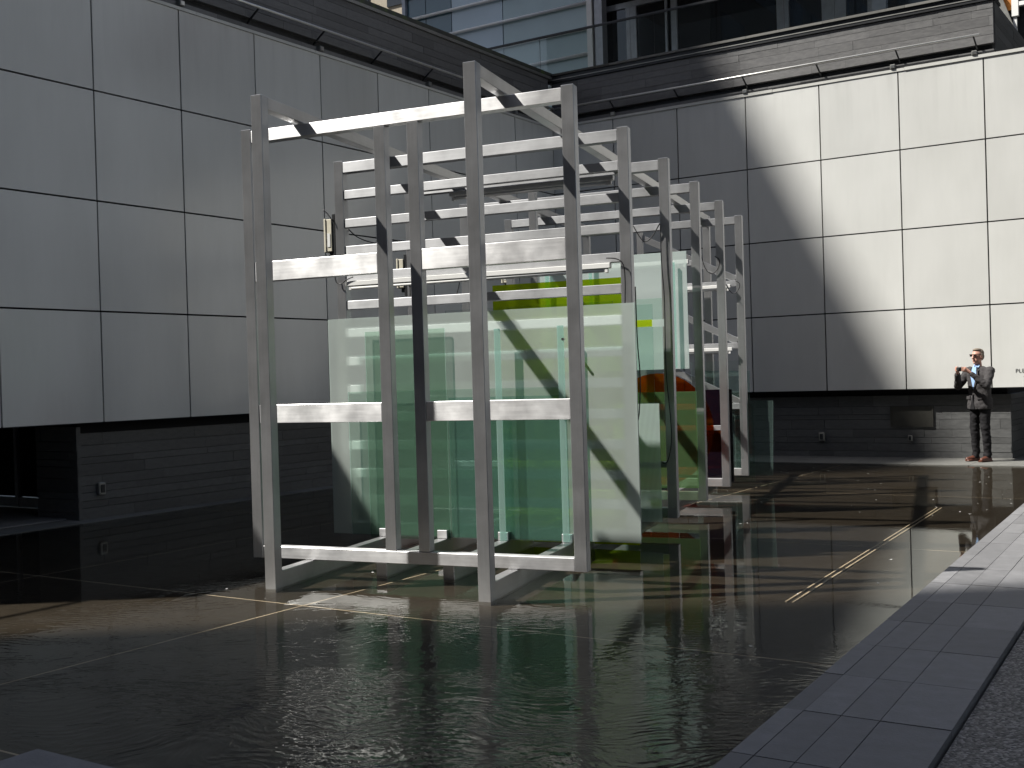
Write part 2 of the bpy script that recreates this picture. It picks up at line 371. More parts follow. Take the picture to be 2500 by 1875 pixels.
# right-hand paving, four rows of slabs, and the near platform
pv = empty('pavement', (0, 0, 0), kind='structure')
rows = [(0, .096), (.1, .266), (.27, .436), (.44, .735)]
v = 1.24; k = 0
while v < 22.5:
    L = .68
    for r0, r1 in rows:
        a0, a1 = edge_u(v), edge_u(v+L-.006); z = random.uniform(-.0015, .0015); zz = -.2
        V = [(a1+r0, -v-L+.006, zz), (a1+r1, -v-L+.006, zz), (a0+r1, -v, zz), (a0+r0, -v, zz)]
        V += [(a, b, z) for a, b, c in V]
        mesh_obj('paving_slab', V, BOXF, PAVING, pv)
    v += L
yk = -16.86; xk = 7.35
while xk < 9.9:
    for q in range(6):
        xe = min(xk+.7, 9.97); ubox('paving_slab', (xk, yk-.68*(q+1)+.006, -.2), (xe-.006, yk-.68*q, random.uniform(-.0015, .0015)), PAVING, pv)
    xk += .7
V = [(edge_u(1.24)+.75, -1.24, -.03), (60, -1.24, -.03), (60, -60, -.03), (edge_u(22.4)+.75, -60, -.03), (edge_u(22.4)+.75, -22.4, -.03)]
tag(mesh_obj('gravel_path', V, [(0, 4, 3, 2, 1)], GRAVEL), kind='structure')
tag(mesh_obj('apron', [(edge_u(1.2)+.76, -1.22, -.022), (30, -1.22, -.022), (30, 6, -.022), (8.0, 6, -.022), (8.0, -1.22, -.022)], [(0, 1, 2, 3, 4)], LEDGE), kind='structure')
# floating petals and scraps
bm = bmesh.new()
for i in range(60):
    uu = random.uniform(5, 9.5); v_ = random.uniform(2, 14); s = random.uniform(.008, .02); a = random.uniform(0, 6)
    if uu > edge_u(v_)-.1: continue
    c = Vector((uu, -v_, ZW+.003)); q = [c+Vector((math.cos(a+t)*s*(1 if i_ % 2 else .5), math.sin(a+t)*s*(1 if i_ % 2 else .5), .002*(i_ % 2))) for i_, t in enumerate((0, 1.57, 3.14, 4.71))]
    bm.faces.new([bm.verts.new(p) for p in q])
me = bpy.data.meshes.new('floating_petals'); bm.to_mesh(me); bm.free(); me.materials.append(WHITEPAINT)
tag(link(bpy.data.objects.new('floating_petals', me)), 'scattered pale petals floating on the dark shallow pool', 'petals', kind='stuff')

# ------------------------------------------------------------------ courtyard walls
PH, PW, ZB = 1.34, 1.352, 1.144; ZT = ZB+4*PH-.03
def stones(part, origin, du, dn, length, z0, z1, depth, mt, seed, hs=(.085, .1, .12, .14, .165), skip=None):
    """irregular coursed slate; du along the wall, dn outward"""
    rnd = random.Random(seed); z = z0; du = Vector(du); dn = Vector(dn); g = .004
    ang = math.atan2(du.y, du.x)
    if mt.name not in _unit: ubox('tmp', (0, 0, 0), (1, 1, 1), mt); bpy.data.objects.remove(col.objects['tmp'])
    while z < z1-.03:
        h = rnd.choice(hs)
        if z1-(z+h) < .06: h = z1-z
        s = -rnd.uniform(0, .6)
        while s < length:
            L = rnd.choice((.45, .6, .75, .95, 1.2, 1.45)); a, b = max(0, s), min(length, s+L)
            if b-a > .02:
                pr = rnd.uniform(0, .006)
                c = Vector(origin)+du*((a+b)/2)+dn*((pr-depth)/2)+Vector((0, 0, z+h/2))
                o = bpy.data.objects.new('stone', _unit[mt.name]); o.location = c; o.rotation_euler = (0, 0, ang)
                o.scale = (b-a-g*.6, depth+pr, h-g*1.3); link(o, part)
            s += L
        z += h
def fixture_box(name, c, dn, parent, s=(.05, .035, .075)):
    c = Vector(c); dn = Vector(dn); t = Vector((-dn.y, dn.x, 0))
    o = tube(name, c-Vector((0, 0, s[2])), c+Vector((0, 0, s[2])), t*s[0], dn*s[1], CAPMETAL, parent, .008)
    tube('cover_plate', c-Vector((0, 0, s[2]*.65))+dn*(s[1]+.006), c+Vector((0, 0, s[2]*.65))+dn*(s[1]+.006), t*s[0]*.55, dn*.006, DARKMETAL, o, .003)
    return o
def top_rail(parent, base, du, dn, s0, s1, arms, lights):
    """stainless pipe carried on brackets that rise out of a dark slot in the slate, with small lamps beneath"""
    du, dn = Vector(du), Vector(dn); B = Vector(base)
    off = .15; zp = 6.83
    def q(s, n, z): return B+du*s+dn*n+Vector((0, 0, z))
    cyl('rail_pipe', q(s0, off, zp), q(s1, off, zp), .02, PIPE, parent)
    for s in arms:
        tube('rail_bracket', q(s, off, zp-.012), q(s+.02, -.07, 6.64), du*.011, Vector((0, 0, 1))*.014, DARKMETAL, parent, .002)
    for s in lights:
        o = tube('wall_lamp', q(s-.03, -.03, 6.57), q(s-.03, .07, 6.57), du*.042, Vector((0, 0, .036)), CAPMETAL, parent, .006)
        tube('lamp_lens', q(s-.03, .071, 6.57), q(s-.03, .076, 6.57), du*.03, Vector((0, 0, .026)), STEEL, o, .002)

# right wall (plane Y=0)
wb = empty('panel_wall', (4, 0, 0), 'sunlit wall of square pale panels behind the man, slate parapet above', 'wall')
def pw_(o, e):  # keep world placement under an offset empty
    o.matrix_parent_inverse = Matrix.Translation(-Vector(e.location)); return o
wb.location = (0, 0, 0)
xs = [0.005]+[1.360+PW*k for k in range(9)]
for i in range(len(xs)-1):
    for r in range(4):
        g = .011
        a = (xs[i]+g, 0, ZB+PH*r+(g if r else 0)); b = (xs[i+1]-g, .05, min(ZB+PH*(r+1)-g, ZT))
        o = ubox('panel', a, b, PANEL, wb, (R(random.uniform(-.12, .12)), 0, R(random.uniform(-.12, .12))))
ubox('backing', (-.2, .056, ZB+.02), (xs[-1], .32, ZT-.01), GAP, wb)
x = -.02; k = 0
while x < xs[-1]-.1:
    L = 2.3; o = ubox('coping', (x, -.014-.004*(k % 2), ZT+.004), (x+L-.004, .034, ZT+.05+.006*(k % 2)), COPING, wb); x += L; k += 1
pb = empty('parapet', (0, 0, 0), parent=wb)
stones(pb, (.0, .035, ZT+.03), (1, 0, 0), (0, -1, 0), 8.28, 0, .098, .12, SLATE2, 11)
stones(pb, (.0, .035, 6.70), (1, 0, 0), (0, -1, 0), 8.28, 0, .68, .12, SLATE2, 12, (.12, .14, .16))
ubox('slot', (-.1, .18, ZT), (8.26, .3, 7.38), GAP, pb)
ubox('slot_back', (-.1, .135, 6.59), (8.26, .178, 6.71), DARKMETAL, pb)
ubox('parapet_cap', (-.1, .005, 7.386), (8.32, .5, 7.43), DARKMETAL, pb)
tube('cap_trim', (-.1, .002, 7.44), (8.32, .002, 7.44), (0, .006, 0), (0, 0, .008), CAPMETAL, pb, .002)
ubox('cap_riser', (-.1, .06, 7.43), (8.3, .46, 7.53), DARKMETAL, pb)
x = -.1
while x < 8.3:
    L = 1.4; ubox('cap_stone', (x, .03, 7.532), (min(x+L, 8.32)-.005, .5, 7.575), BRASS if x < 0 else LEDGE, pb); x += L
ubox('return_backing', (8.1, .18, ZT), (8.25, 5, 7.38), GAP, pb)
stones(pb, (8.29, .11, ZT+.05), (0, 1, 0), (1, 0, 0), 4.8, 0, .87, .05, SLATE, 13)
top_rail(wb, (0, .035, 0), (1, 0, 0), (0, -1, 0), .1, 8.1, [1.36+.0+PW*k for k in range(0, 5)]+[8.0], [1.40, 4.1, 6.72, 8.02])
bb = empty('base_wall', (0, 0, 0), parent=wb)
stones(bb, (0, .20, -.02), (1, 0, 0), (0, -1, 0), 8.36, 0, ZB-.09, .06, SLATE, 21)
ubox('base_backing', (-.2, .262, -.1), (8.3, .5, ZB+.02), GAP, bb)
ubox('soffit', (-.1, .004, ZB-.012), (12.4, .5, ZB+.008), GAP, bb)
stones(bb, (8.36, .20, -.02), (0, 1, 0), (1, 0, 0), 4.5, 0, ZB-.09, .06, SLATE, 22)
ubox('recess_wall', (8.2, 4.7, -.1), (14, 4.8, 3), SLATE, bb)
ubox('recess_side', (8.14, .3, -.1), (8.29, 4.7, ZB), GAP, bb)
# access hatch
ha = ubox('access_hatch', (6.46, .182, .52), (7.13, .2, .83), BRASS, wb)
for a, b in (((6.44, .17, .5), (7.15, .2, .525)), ((6.44, .17, .825), (7.15, .2, .85)), ((6.44, .17, .525), (6.465, .2, .825)), ((7.125, .17, .525), (7.15, .2, .825))):
    ubox('hatch_trim', a, b, BRASS, wb)
fixture_box('outlet_box', (5.25, .165, .33), (0, -1, 0), wb)
fixture_box('outlet_box', (6.77, .165, .31), (0, -1, 0), wb, (.035, .03, .05))
def lettering(txt, loc, size, parent):
    c = bpy.data.curves.new('lettering', 'FONT'); c.body = txt; c.size = size; c.extrude = .0008; c.offset = -.0012; c.space_character = 1.08
    o = bpy.data.objects.new('tmp_text', c); col.objects.link(o); bpy.context.view_layer.update()
    me = bpy.data.meshes.new_from_object(o.evaluated_get(bpy.context.evaluated_depsgraph_get())); bpy.data.objects.remove(o)
    me.materials.clear(); me.materials.append(DARKMETAL)
    q = bpy.data.objects.new('lettering', me); q.location = loc; q.rotation_euler = (R(90), 0, 0); return link(q, parent)
lettering('PLEAS', (8.478, -.005, 1.375), .088, wb)
lettering('T', (8.592, -.005, 1.258), .088, wb)

# left wall (plane X=0)
wa = empty('panel_wall', (0, 0, 0), 'shaded wall of square grey panels above low slate base and glass door', 'wall')
ys = [-.04]+[1.386+PW*k for k in range(13)]
for i in range(len(ys)-1):
    for r in range(4):
        g = .011
        a = (-.05, -ys[i+1]+g, ZB+PH*r+(g if r else 0)); b = (0, -ys[i]-g, min(ZB+PH*(r+1)-g, ZT))
        ubox('panel', a, b, PANEL, wa, (0, R(random.uniform(-.15, .15)), R(random.uniform(-.15, .15))))
LA = ys[-1]
ubox('backing', (-.32, -LA, ZB+.02), (-.056, .0, ZT-.01), GAP, wa)
y = .0; k = 0
while y > -LA:
    L = 2.3; ubox('coping', (-.034, y-L+.004, ZT+.004), (.014, y, ZT+.045), COPING, wa); y -= L
pa = empty('parapet', (0, 0, 0), parent=wa)
stones(pa, (-.035, -.07, ZT+.03), (0, -1, 0), (1, 0, 0), LA-.07, 0, .098, .12, SLATE2, 31)
stones(pa, (-.035, -.07, 6.70), (0, -1, 0), (1, 0, 0), LA-.07, 0, .765, .12, SLATE2, 32, (.12, .14, .16))
ubox('slot', (-.3, -LA, ZT), (-.18, .1, 7.46), GAP, pa)
ubox('slot_back', (-.178, -LA, 6.59), (-.135, -.05, 6.71), DARKMETAL, pa)
ubox('parapet_cap', (-.5, -LA, 7.468), (-.005, .12, 7.52), CAPMETAL, pa)
ubox('cap_stone', (-.5, -LA, 7.524), (-.02, .5, 7.60), MOSS, pa)
top_rail(wa, (-.035, 0, 0), (0, -1, 0), (1, 0, 0), .1, LA-.2, [1.386+PW*k for k in range(12)], [1.40, 4.10, 6.80, 9.48, 12.2])
ba = empty('base_wall', (0, 0, 0), parent=wa)
stones(ba, (-.12, -.2, -.03), (0, -1, 0), (1, 0, 0), 10.95, 0, ZB-.1, .06, SLATE, 41)
ubox('base_backing', (-.4, -11.1, -.1), (-.182, 0, ZB+.02), GAP, ba)
ubox('soffit', (-4.7, -LA, ZB-.012), (-.004, .0, ZB+.008), GAP, ba)
stones(ba, (-.12, -11.155, -.03), (-1, 0, 0), (0, -1, 0), .8, 0, ZB-.02, .055, SLATE, 42)
ubox('recess_floor', (-4.5, -LA, -.12), (-.365, -10.5, -.012), PAVING, ba)
dr = empty('glass_door', (0, 0, 0), parent=wa)
YG = -10.55; xg = -.95
for k in range(3):
    mesh_obj('door_glass', boxv((xg-1.22, YG, .14), (xg-.07, YG+.02, ZB+.9)), BOXF, G_DOOR, dr)
    ubox('door_stile', (xg-.07, YG-.04, .0), (xg, YG+.03, ZB+.9), FRAMEGREY, dr)
    ubox('door_rail', (xg-1.22, YG-.03, .0), (xg-.07, YG+.03, .13), FRAMEGREY, dr); xg -= 1.22
ubox('pier_core', (-.9, -11.09, -.1), (-.41, -10.4, ZB), GAP, ba)
ubox('lobby_back', (-4.6, -LA, -.1), (-4.4, -10, 3), DARKMETAL, ba)
fixture_box('outlet_box', (-.10, -10.85, .33), (1, 0, 0), wa)

# ------------------------------------------------------------------ upper buildings on the terrace
YF = 6.0
def onY(x, y, Y=YF):
    d = ray(x, y); t = (Y-CAM.y)/d.y; p = CAM+d*t; return p
fb = empty('glass_building', (0, YF, 7.0), 'pale blue glass building with white horizontal tubes above the slate parapet', 'building')
fb.location = (0, 0, 0)
xl, xr = onY(995, 30).x, onY(1437, 60).x
zbar = [onY(1430, y).z for y in (9, 72, 134)]
dz = (zbar[0]-zbar[2])/2
zs = [zbar[2]-dz*3, zbar[2]-dz*2, zbar[2]-dz, zbar[2], zbar[1], zbar[0], zbar[0]+dz, zbar[0]+2*dz, zbar[0]+3*dz]
vx = [xl, onY(1040, 50).x, onY(1103, 60).x, onY(1228, 60).x, xr]
for i in range(len(vx)-1):
    for j in range(len(zs)-1):
        ubox('glass_pane', (vx[i]+.012, YF, zs[j]+.01), (vx[i+1]-.012, YF+.03, zs[j+1]-.01), (G_FACADE2, G_FACADE2, G_FACADE_REFL, G_FACADE)[i], fb, (R(random.uniform(-.25, .25)), 0, R(random.uniform(-.25, .25))))
ubox('facade_backing', (xl, YF+.05, 6), (xr, YF+.3, zs[-1]), GAP, fb)
for z in zs: cyl('louvre_tube', (xl-.05, YF-.07, z), (xr+.02, YF-.07, z), .045, WHITEPAINT, fb)
ubox('corner_post', (xl-.12, YF-.1, 6), (xl-.01, YF+.3, zs[-1]), FRAMEGREY, fb)
ubox('end_post', (xr+.01, YF-.12, 6), (xr+.16, YF+.2, zs[-1]), WHITEPAINT, fb)
ubox('end_post', (xr+.20, YF-.06, 6), (xr+.42, YF+.2, zs[-1]), FRAMEGREY, fb)
# recessed glazed lobby: double door and dark windows
YD = YF+.35
xd = [onY(p, 100, YD).x for p in (1466, 1531, 1541, 1556, 1626)]
ztop = onY(1465, 35, YD).z
dd = empty('double_door', (0, 0, 0), parent=fb)
for a, b in ((xd[0], xd[1]), (xd[3], xd[4])):
    mesh_obj('door_glass', boxv((a, YD, 6.2), (b, YD+.02, ztop)), BOXF, G_WINDOW, dd)
for a, b in ((xd[0]-.09, xd[0]-.002), (xd[1]+.002, xd[2]-.004), (xd[2]+.004, xd[3]-.002), (xd[4]+.002, xd[4]+.06)):
    ubox('door_stile', (a, YD-.04, 6.2), (b, YD+.03, ztop), FRAMEGREY, dd)
ubox('door_head', (xd[0]-.09, YD-.05, ztop+.003), (xd[4]+.06, YD+.03, ztop+.14), FRAMEGREY, dd)
for s in (-1, 1): cyl('door_handle', (xd[2]+s*.05, YD-.09, 8.3), (xd[2]+s*.05, YD-.09, 9.4), .018, DARKMETAL, dd)
ubox('fascia', (xr+.45, YD-3.2, ztop+.35), (18, YD+.2, ztop+1.8), MAROON, fb)
px_ = [1640, 1655, 1735, 1898, 1928, 2008, 2040, 2068, 2120, 2165, 2300, 2420, 2480]
xm = [onY(p, 60, YD).x for p in px_]
for i in range(len(xm)-1):
    wide = px_[i+1]-px_[i]
    if wide < 34 or px_[i] == 2120: ubox('mullion', (xm[i]+.004, YD-.05, 6.2), (xm[i+1]-.004, YD+.04, ztop+.14), FRAMEGREY, fb)
    else: mesh_obj('window_pane', boxv((xm[i]+.004, YD, 6.2), (xm[i+1]-.004, YD+.02, ztop+.14)), BOXF, G_WINDOW, fb)
ubox('lobby_backing', (xr+.2, YD+.05, 6), (16, YD+.3, ztop+1.6), GAP, fb)
tag(mesh_obj('terrace', boxv((-14, .5, 6.9), (8.1, 9, 7.0)), BOXF, LEDGE), kind='structure')
# terrace balustrade: dark handrail over frameless glass
bl = empty('glass_balustrade', (0, 0, 0), 'frameless glass balustrade with dark handrail along the upper terrace', 'balustrade')
YB = .62
tube('handrail', (-7, YB, 8.55), (8.0, YB, 8.55), (0, .02, 0), (0, 0, .022), DARKMETAL, bl, .004)
gx = -7.0
joints = [onY(p, q, YB).x for p, q in ((1189, 112), (1316, 85))]; st = joints[1]-joints[0]
xx = joints[0]-3*st
while xx < 8:
    mesh_obj('glass_panel', boxv((xx+.012, YB-.006, 7.05), (min(xx+st, 8.0)-.012, YB+.006, 8.525)), BOXF, G_CLEAR, bl); xx += st
# far beige building, left of the glass building
be = empty('beige_building', (0, 0, 0), 'beige rendered building with dark windows seen beyond the glass building', 'building')
box('wall', (-46, 42, 0), (-18, 50, 40), BEIGE, be)
for i in range(8):
    for j in range(9):
        ubox('window', (-44.5+i*3.4, 41.9, 3+j*4), (-42.7+i*3.4, 41.99, 5.4+j*4), G_WINDOW, be)
# right-hand stair house above the parapet return
sh = empty('stair_house', (0, 0, 0), 'dark stair house with white steel frame beyond the parapet end', 'building')
Ys = 4.0
def R2(n, x0, y0, x1, y1, mt, Y=Ys, d=.1):
    a = onY(x0, y1, Y); b = onY(x1, y0, Y); ubox(n, (a.x, Y, a.z), (b.x, Y+d, b.z), mt, sh)
R2('wall', 2428, -120, 2640, 160, DARKMETAL, Ys+.2, .3)
R2('white_post', 2470, -120, 2482, 40, WHITEPAINT); R2('white_post', 2474, 42, 2482, 80, WHITEPAINT, Ys+.03)
R2('white_beam', 2483, -8, 2600, 4, WHITEPAINT, Ys+.01); R2('ochre_board', 2446, -120, 2468, 28, ORANGEWALL, Ys+.1, .05)
a = onY(2432, -20, Ys); b = onY(2478, 90, Ys)
tube('stair_stringer', a, b, (.05, 0, .03), (0, .04, 0), CAPMETAL, sh)
# shrub in a planter behind the left parapet
sb = empty('shrub', (-3.2, -3.5, 8.0), 'small dark leafy shrub behind the shaded parapet', 'shrub')
rnd = random.Random(5); bm = bmesh.new()
for i in range(900):
    p = Vector((rnd.gauss(0, .5), rnd.gauss(0, .8), rnd.uniform(-.9, .9)*.8+.1)); s = rnd.uniform(.05, .1)
    a = Vector((rnd.gauss(0, 1), rnd.gauss(0, 1), rnd.gauss(0, 1))).normalized(); b = a.orthogonal().normalized()
    bm.faces.new([bm.verts.new(p+a*s), bm.verts.new(p+b*s*.45), bm.verts.new(p-a*s), bm.verts.new(p-b*s*.45)])
me = bpy.data.meshes.new('foliage'); bm.to_mesh(me); bm.free(); me.materials.append(simple('leaf', (.05, .075, .02), .5, 0, .4, .3)); link(bpy.data.objects.new('foliage', me), sb)
cyl('stem', (0, 0, -1.0), (0, 0, .3), .04, BRASS, sb, r1=.02)
# towers that shade the court
def tower(x0, x1, y0, y1, h, label, slots=None):
    t = empty('tower', (0, 0, 0), label, 'tower')
    box('wall', (x0, y0, 0), (x1, y1, h), CONCRETE, t)
    n = int((y1-y0)/5); f = int(h/3.6)
    for i in range(n):
        for j in range(1, f):
            ubox('window', (x1+.01, y0+i*5+1, j*3.6+.9), (x1+.06, y0+i*5+4.2, j*3.6+2.7), G_WINDOW, t)
    return t
t1 = tower(-26, 0, 0, 30, 82, 'tall concrete tower standing far beyond the shaded panel wall')
t1.location = (-46.84, -42.24, 0); t1.rotation_euler = (0, 0, -math.atan2(1.06, 3.91))
tower(-22, -12, -66, -35.4, 64, 'concrete block rising behind the near end of the shaded panel wall')

op = empty('bounce_building', (0, 0, 0), 'unseen pale blue-grey building added to bounce light onto the shaded panel wall', 'building')  # out of view, added to bounce sunlight onto the left wall
box('wall', (22, -14, 0), (36, 18, 34), simple('pale_render', (.34, .37, .41), .7), op)
for i in range(7):
    for j in range(9): ubox('window', (21.93, -13+i*4.3, 1.2+j*3.6), (21.99, -10.6+i*4.3, 3.3+j*3.6), G_WINDOW, op)
so = empty('sky_block_building', (0, 0, 0), 'unseen dark brick block added to darken the near end of the shaded wall', 'building')  # out of view, added to hold sky light off the left wall's near end
box('wall', (-2, -46, 0), (44, -32, 30), simple('dark_brick', (.12, .09, .08), .8), so)
for i in range(11):
    for j in range(8): ubox('window', (0+i*4, -31.99, 1.2+j*3.6), (2.4+i*4, -31.93, 3.3+j*3.6), G_WINDOW, so)
# ------------------------------------------------------------------ the sculpture
O = Vector((4.712, -13.016, 0)); XF = Vector((.98846, .15146, 0)); LF = Vector((-.22465, .97444, 0)); ZV = Vector((0, 0, 1))
def F(x, y, z): return O+XF*x+LF*y+ZV*z
NV = XF.cross(ZV).normalized()*1.0            # faces the viewer side of a portal
W = 2.969; D = [0, 1.581, 3.164, 4.716, 6.283, 7.808]; PWD = .098; H = PWD/2
Z0, ZP, ZTALL, GX, XA, XB = .0995, 3.657, 3.755, .587, .504, 2.326
def onF(x, y, Yf):
    """pixel to (X, Z) on the portal plane at depth Yf"""
    d = ray(x, y); n = NV; t = (F(0, Yf, 0)-CAM).dot(n)/d.dot(n); p = CAM+d*t; q = p-O
    det = XF.x*LF.y-XF.y*LF.x
    return ((q.x*LF.y-q.y*LF.x)/det, p.z)
sp = empty('glass_sculpture', tuple(O), 'tall open aluminium frame sculpture holding glass sheets, standing in the pool', 'sculpture')
sp.location = (0, 0, 0)
def rail(part, name, x0, x1, y, z0, z1, dep=PWD, mt=ALU): # crosswise tube; z0..z1 height, front face at y
    return tube(name, F(x0, y+dep/2, (z0+z1)/2), F(x1, y+dep/2, (z0+z1)/2), LF*dep/2, ZV*(z1-z0)/2, mt, part)
def post(part, name, x0, x1, y, z0, z1, dep=PWD, mt=ALU):
    return tube(name, F((x0+x1)/2, y+dep/2, z0), F((x0+x1)/2, y+dep/2, z1), XF*(x1-x0)/2, LF*dep/2, mt, part)
def lng(part, name, x0, x1, y0, y1, z0, z1, mt=ALU):
    return tube(name, F((x0+x1)/2, y0, (z0+z1)/2), F((x0+x1)/2, y1, (z0+z1)/2), XF*(x1-x0)/2, ZV*(z1-z0)/2, mt, part)
portals = []
for i in range(6):
    pt = empty('portal_frame', (0, 0, 0), parent=sp); portals.append(pt)
    y = D[i]
    post(pt, 'post', 0, PWD, y, Z0, ZP); post(pt, 'post', W-PWD, W, y, Z0, ZP)
    e = .002
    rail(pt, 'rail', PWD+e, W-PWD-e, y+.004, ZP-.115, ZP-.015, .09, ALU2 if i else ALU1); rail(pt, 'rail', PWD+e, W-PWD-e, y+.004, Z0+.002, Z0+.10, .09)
p1 = portals[0]
xm1 = (onF(913, 400, 0)[0], onF(945, 400, 0)[0]); xm2 = (onF(994, 400, 0)[0], onF(1029, 400, 0)[0])
for a, b in (xm1, xm2): post(p1, 'post', a, a+.098, .003, Z0+.103, ZP-.118, .09)
zr = []
for yt, yb, xp in ((637, 685, 668), (988, 1033, 676)):
    zr.append((onF(xp, yt, 0)[1], onF(xp, yb, 0)[1]))
for zt_, zb_ in zr:
    rail(p1, 'rail', PWD+e, xm1[0]-e, .006, zb_, zt_, .08, ALU1); rail(p1, 'rail', xm2[0]+.098+e, W-PWD-e, .006, zb_, zt_, .08, ALU1)
# tall end posts, long beams, floor beams
for xa in (XA, XB):
    post(sp, 'tall_post', xa, xa+PWD, -GX, -.06, ZTALL)
    post(sp, 'tall_post', xa, xa+PWD, D[5]+.5, -.06, ZTALL)
    lng(sp, 'top_beam', xa+.004, xa+PWD-.004, -GX+PWD+.002, D[5]+.498, ZP+.002, ZTALL-.002)
    lng(sp, 'floor_beam', xa+.004, xa+PWD-.004, -GX+PWD+.002, D[5]+.498, -.05, Z0-.002)
for xa in (XA+(XB-XA)/3, XA+2*(XB-XA)/3): lng(sp, 'floor_beam', xa, xa+PWD, .14, D[5]+.1, -.05, Z0-.002)
for k, xa in enumerate((XA, XA+(XB-XA)/3, XA+2*(XB-XA)/3, XB)):
    lng(sp, 'glass_pad', xa+.0, xa+.1, 1.36, 1.55, Z0, Z0+.075, ALU)
# ladder rails of the second portal
p2 = portals[1]; zl = []
for yp in (404, 482, 556, 628, 705, 781, 858, 934, 1010, 1085, 1160, 1232):
    z = onF(1500, yp, D[1])[1]; zl.append(z); rail(p2, 'rail', PWD+e, W-PWD-e, D[1]+.008, z-.041, z+.041, .07, ALU2 if yp < 760 else RAIL_LIT)
# middle verticals and braces of the rear portals
x3 = onF(1296, 440, D[2])[0]; post(portals[2], 'post', x3-.04, x3+.04, D[2]+.01, Z0+.11, ZP-.12, .07)
x5 = onF(1561, 600, D[5])[0]; post(portals[5], 'post', x5-.04, x5+.04, D[5]+.01, Z0+.11, ZP-.12, .07)
p6 = portals[5]
for yp in (690, 842, 990):
    xr_, z = onF(1797, yp, D[5])
    rail(p6, 'rail', PWD+e, W-PWD-e, D[5]+.012, z-.05, z+.03, .06, ALU2)
    a = F(W-PWD-.01, D[5]+.05, z+.05); b = F(W-PWD-1.35, D[5]+.05, z+.72)
    ax = (b-a).normalized(); tube('brace', a, b, ax.cross(NV).normalized()*.045, NV*.02, ALU, p6)
for i, yps in ((3, (640,)), (4, (1045,)), (2, (1135,))):
    for yp in yps:
        z = onF(1640+i*25, yp, D[i])[1]; rail(portals[i], 'rail', PWD+e, W-PWD-e, D[i]+.012, z-.03, z+.03, .05, ALU2)
# fluorescent battens with their diffusers and ballast boxes
def batten(x0, x1, y, z):
    b = empty('light_batten', (0, 0, 0), parent=sp)
    rail(b, 'channel', x0, x1, y, z-.045, z, .06, WHITEPAINT); cyl('tube_lamp', F(x0+.05, y+.02, z-.062), F(x1-.05, y+.02, z-.062), .016, WHITEPAINT, b)
    for s in (x0+.02, x1-.05): rail(b, 'lamp_holder', s, s+.03, y+.005, z-.085, z-.046, .03, WHITEPAINT)
    return b
zb5 = zl[3]
batten(.12, 2.78, D[1]-.02, zb5-.045); batten(1.2, 2.80, D[1]+.09, zl[0]-.06)
z4 = onF(1640, 636, D[3]-.1)[1]; batten(.3, 2.85, D[3]-.09, z4)
z6 = onF(1740, 697, D[5]-.05)[1]; batten(.3, 2.8, D[5]-.07, z6)
z6b = onF(1740, 850, D[5]-.05)[1]; batten(.3, 2.8, D[5]-.07, z6b)
def ballast(x, y, z, h=.31):
    b = empty('ballast_box', (0, 0, 0), parent=sp)
    post(b, 'housing', x-.105, x-.045, y+.0, z-h/2, z+h/2, .12, BEIGEBOX); post(b, 'lid', x-.128, x-.107, y-.008, z-h/2-.006, z+h/2+.006, .136, BEIGEBOX)
    post(b, 'mounting_channel', x-.042, x-.008, y+.01, z-h/2-.09, z+h/2+.05, .05, DARKMETAL); rail(b, 'gland', x-.09, x-.045, y+.03, z-h/2-.05, z-h/2-.005, .04, DARKMETAL)
    post(b, 'rating_plate', x-.095, x-.06, y-.0035, z-h*.36, z+.02, .003, WHITEPAINT)
ballast(0, D[1]+.0, onF(800, 575, D[1])[1]); ballast(0, D[2]+.0, onF(1010, 665, D[2])[1])
xq = onF(1228, 660, D[4])[0]; ballast(xq+.1, D[4], onF(1228, 665, D[4])[1], .28)

# glass sheets
def sheet(name, pts, Yf, th, mats, parent=sp, px=True):
    """prism: pts are pixels (or (X,Z)), front face first in the material order (front, back, edge)"""
    q = [onF(a, b, Yf) for a, b in pts] if px else pts
    n = len(q); V = [F(a, Yf, b) for a, b in q]+[F(a, Yf+th, b) for a, b in q]
    area = sum(q[i][0]*q[(i+1) % n][1]-q[(i+1) % n][0]*q[i][1] for i in range(n))
    fr = list(range(n)); 
    if area < 0: fr = fr[::-1]
    Fs = [tuple(fr), tuple(i+n for i in fr[::-1])]
    for k in range(n): a, b = fr[k], fr[(k+1) % n]; Fs.append((b, a, a+n, b+n))
    return mesh_obj(name, V, Fs, list(mats), parent, [0, 1]+[2]*n)
def rect(name, x0, y0, x1, y1, Yf, th, mats, xref=None):
    """pixel rectangle squared up in the portal plane: left/right pixel columns read at mid height, top at the right, bottom at the right"""
    ym = (y0+y1)/2; a = onF(x0, ym, Yf)[0]; b = onF(x1, ym, Yf)[0]
    zt_ = onF(xref or x1, y0, Yf)[1]; zb_ = onF(xref or x1, y1, Yf)[1]
    return sheet(name, [(a, zb_), (b, zb_), (b, zt_), (a, zt_)], Yf, th, mats, px=False)
FR = (G_FROST, G_BACK, G_EDGE); CL = lambda g: (g, G_BACK, G_EDGE)
rect('frosted_pane', 808, 738, 1557, 1326, 1.44, .016, FR)
rect('glass_pane', 855, 944, 1373, 1322, 1.385, .01, (A_GREEN, G_BACK, G_EDGE))
rect('glass_pane', 898, 801, 1092, 1318, 1.40, .01, (A_DKGREEN, G_BACK, G_EDGE), 1085)
rect('glass_pane', 1100, 965, 1370, 1320, 1.41, .01, (A_BLUE, G_BACK, G_EDGE))
for xa, xb, yt in ((1213, 1227, 802), (1367, 1382, 794)):
    o = rect('glass_fin', xa, yt, xb, 1323, 1.345, .014, (G_EDGE, G_EDGE, G_EDGE))
xb_, zb_ = onF(1374, 828, 1.33); cyl('bolt', F(xb_, 1.32, zb_), F(xb_, 1.36, zb_), .012, STEEL, sp)
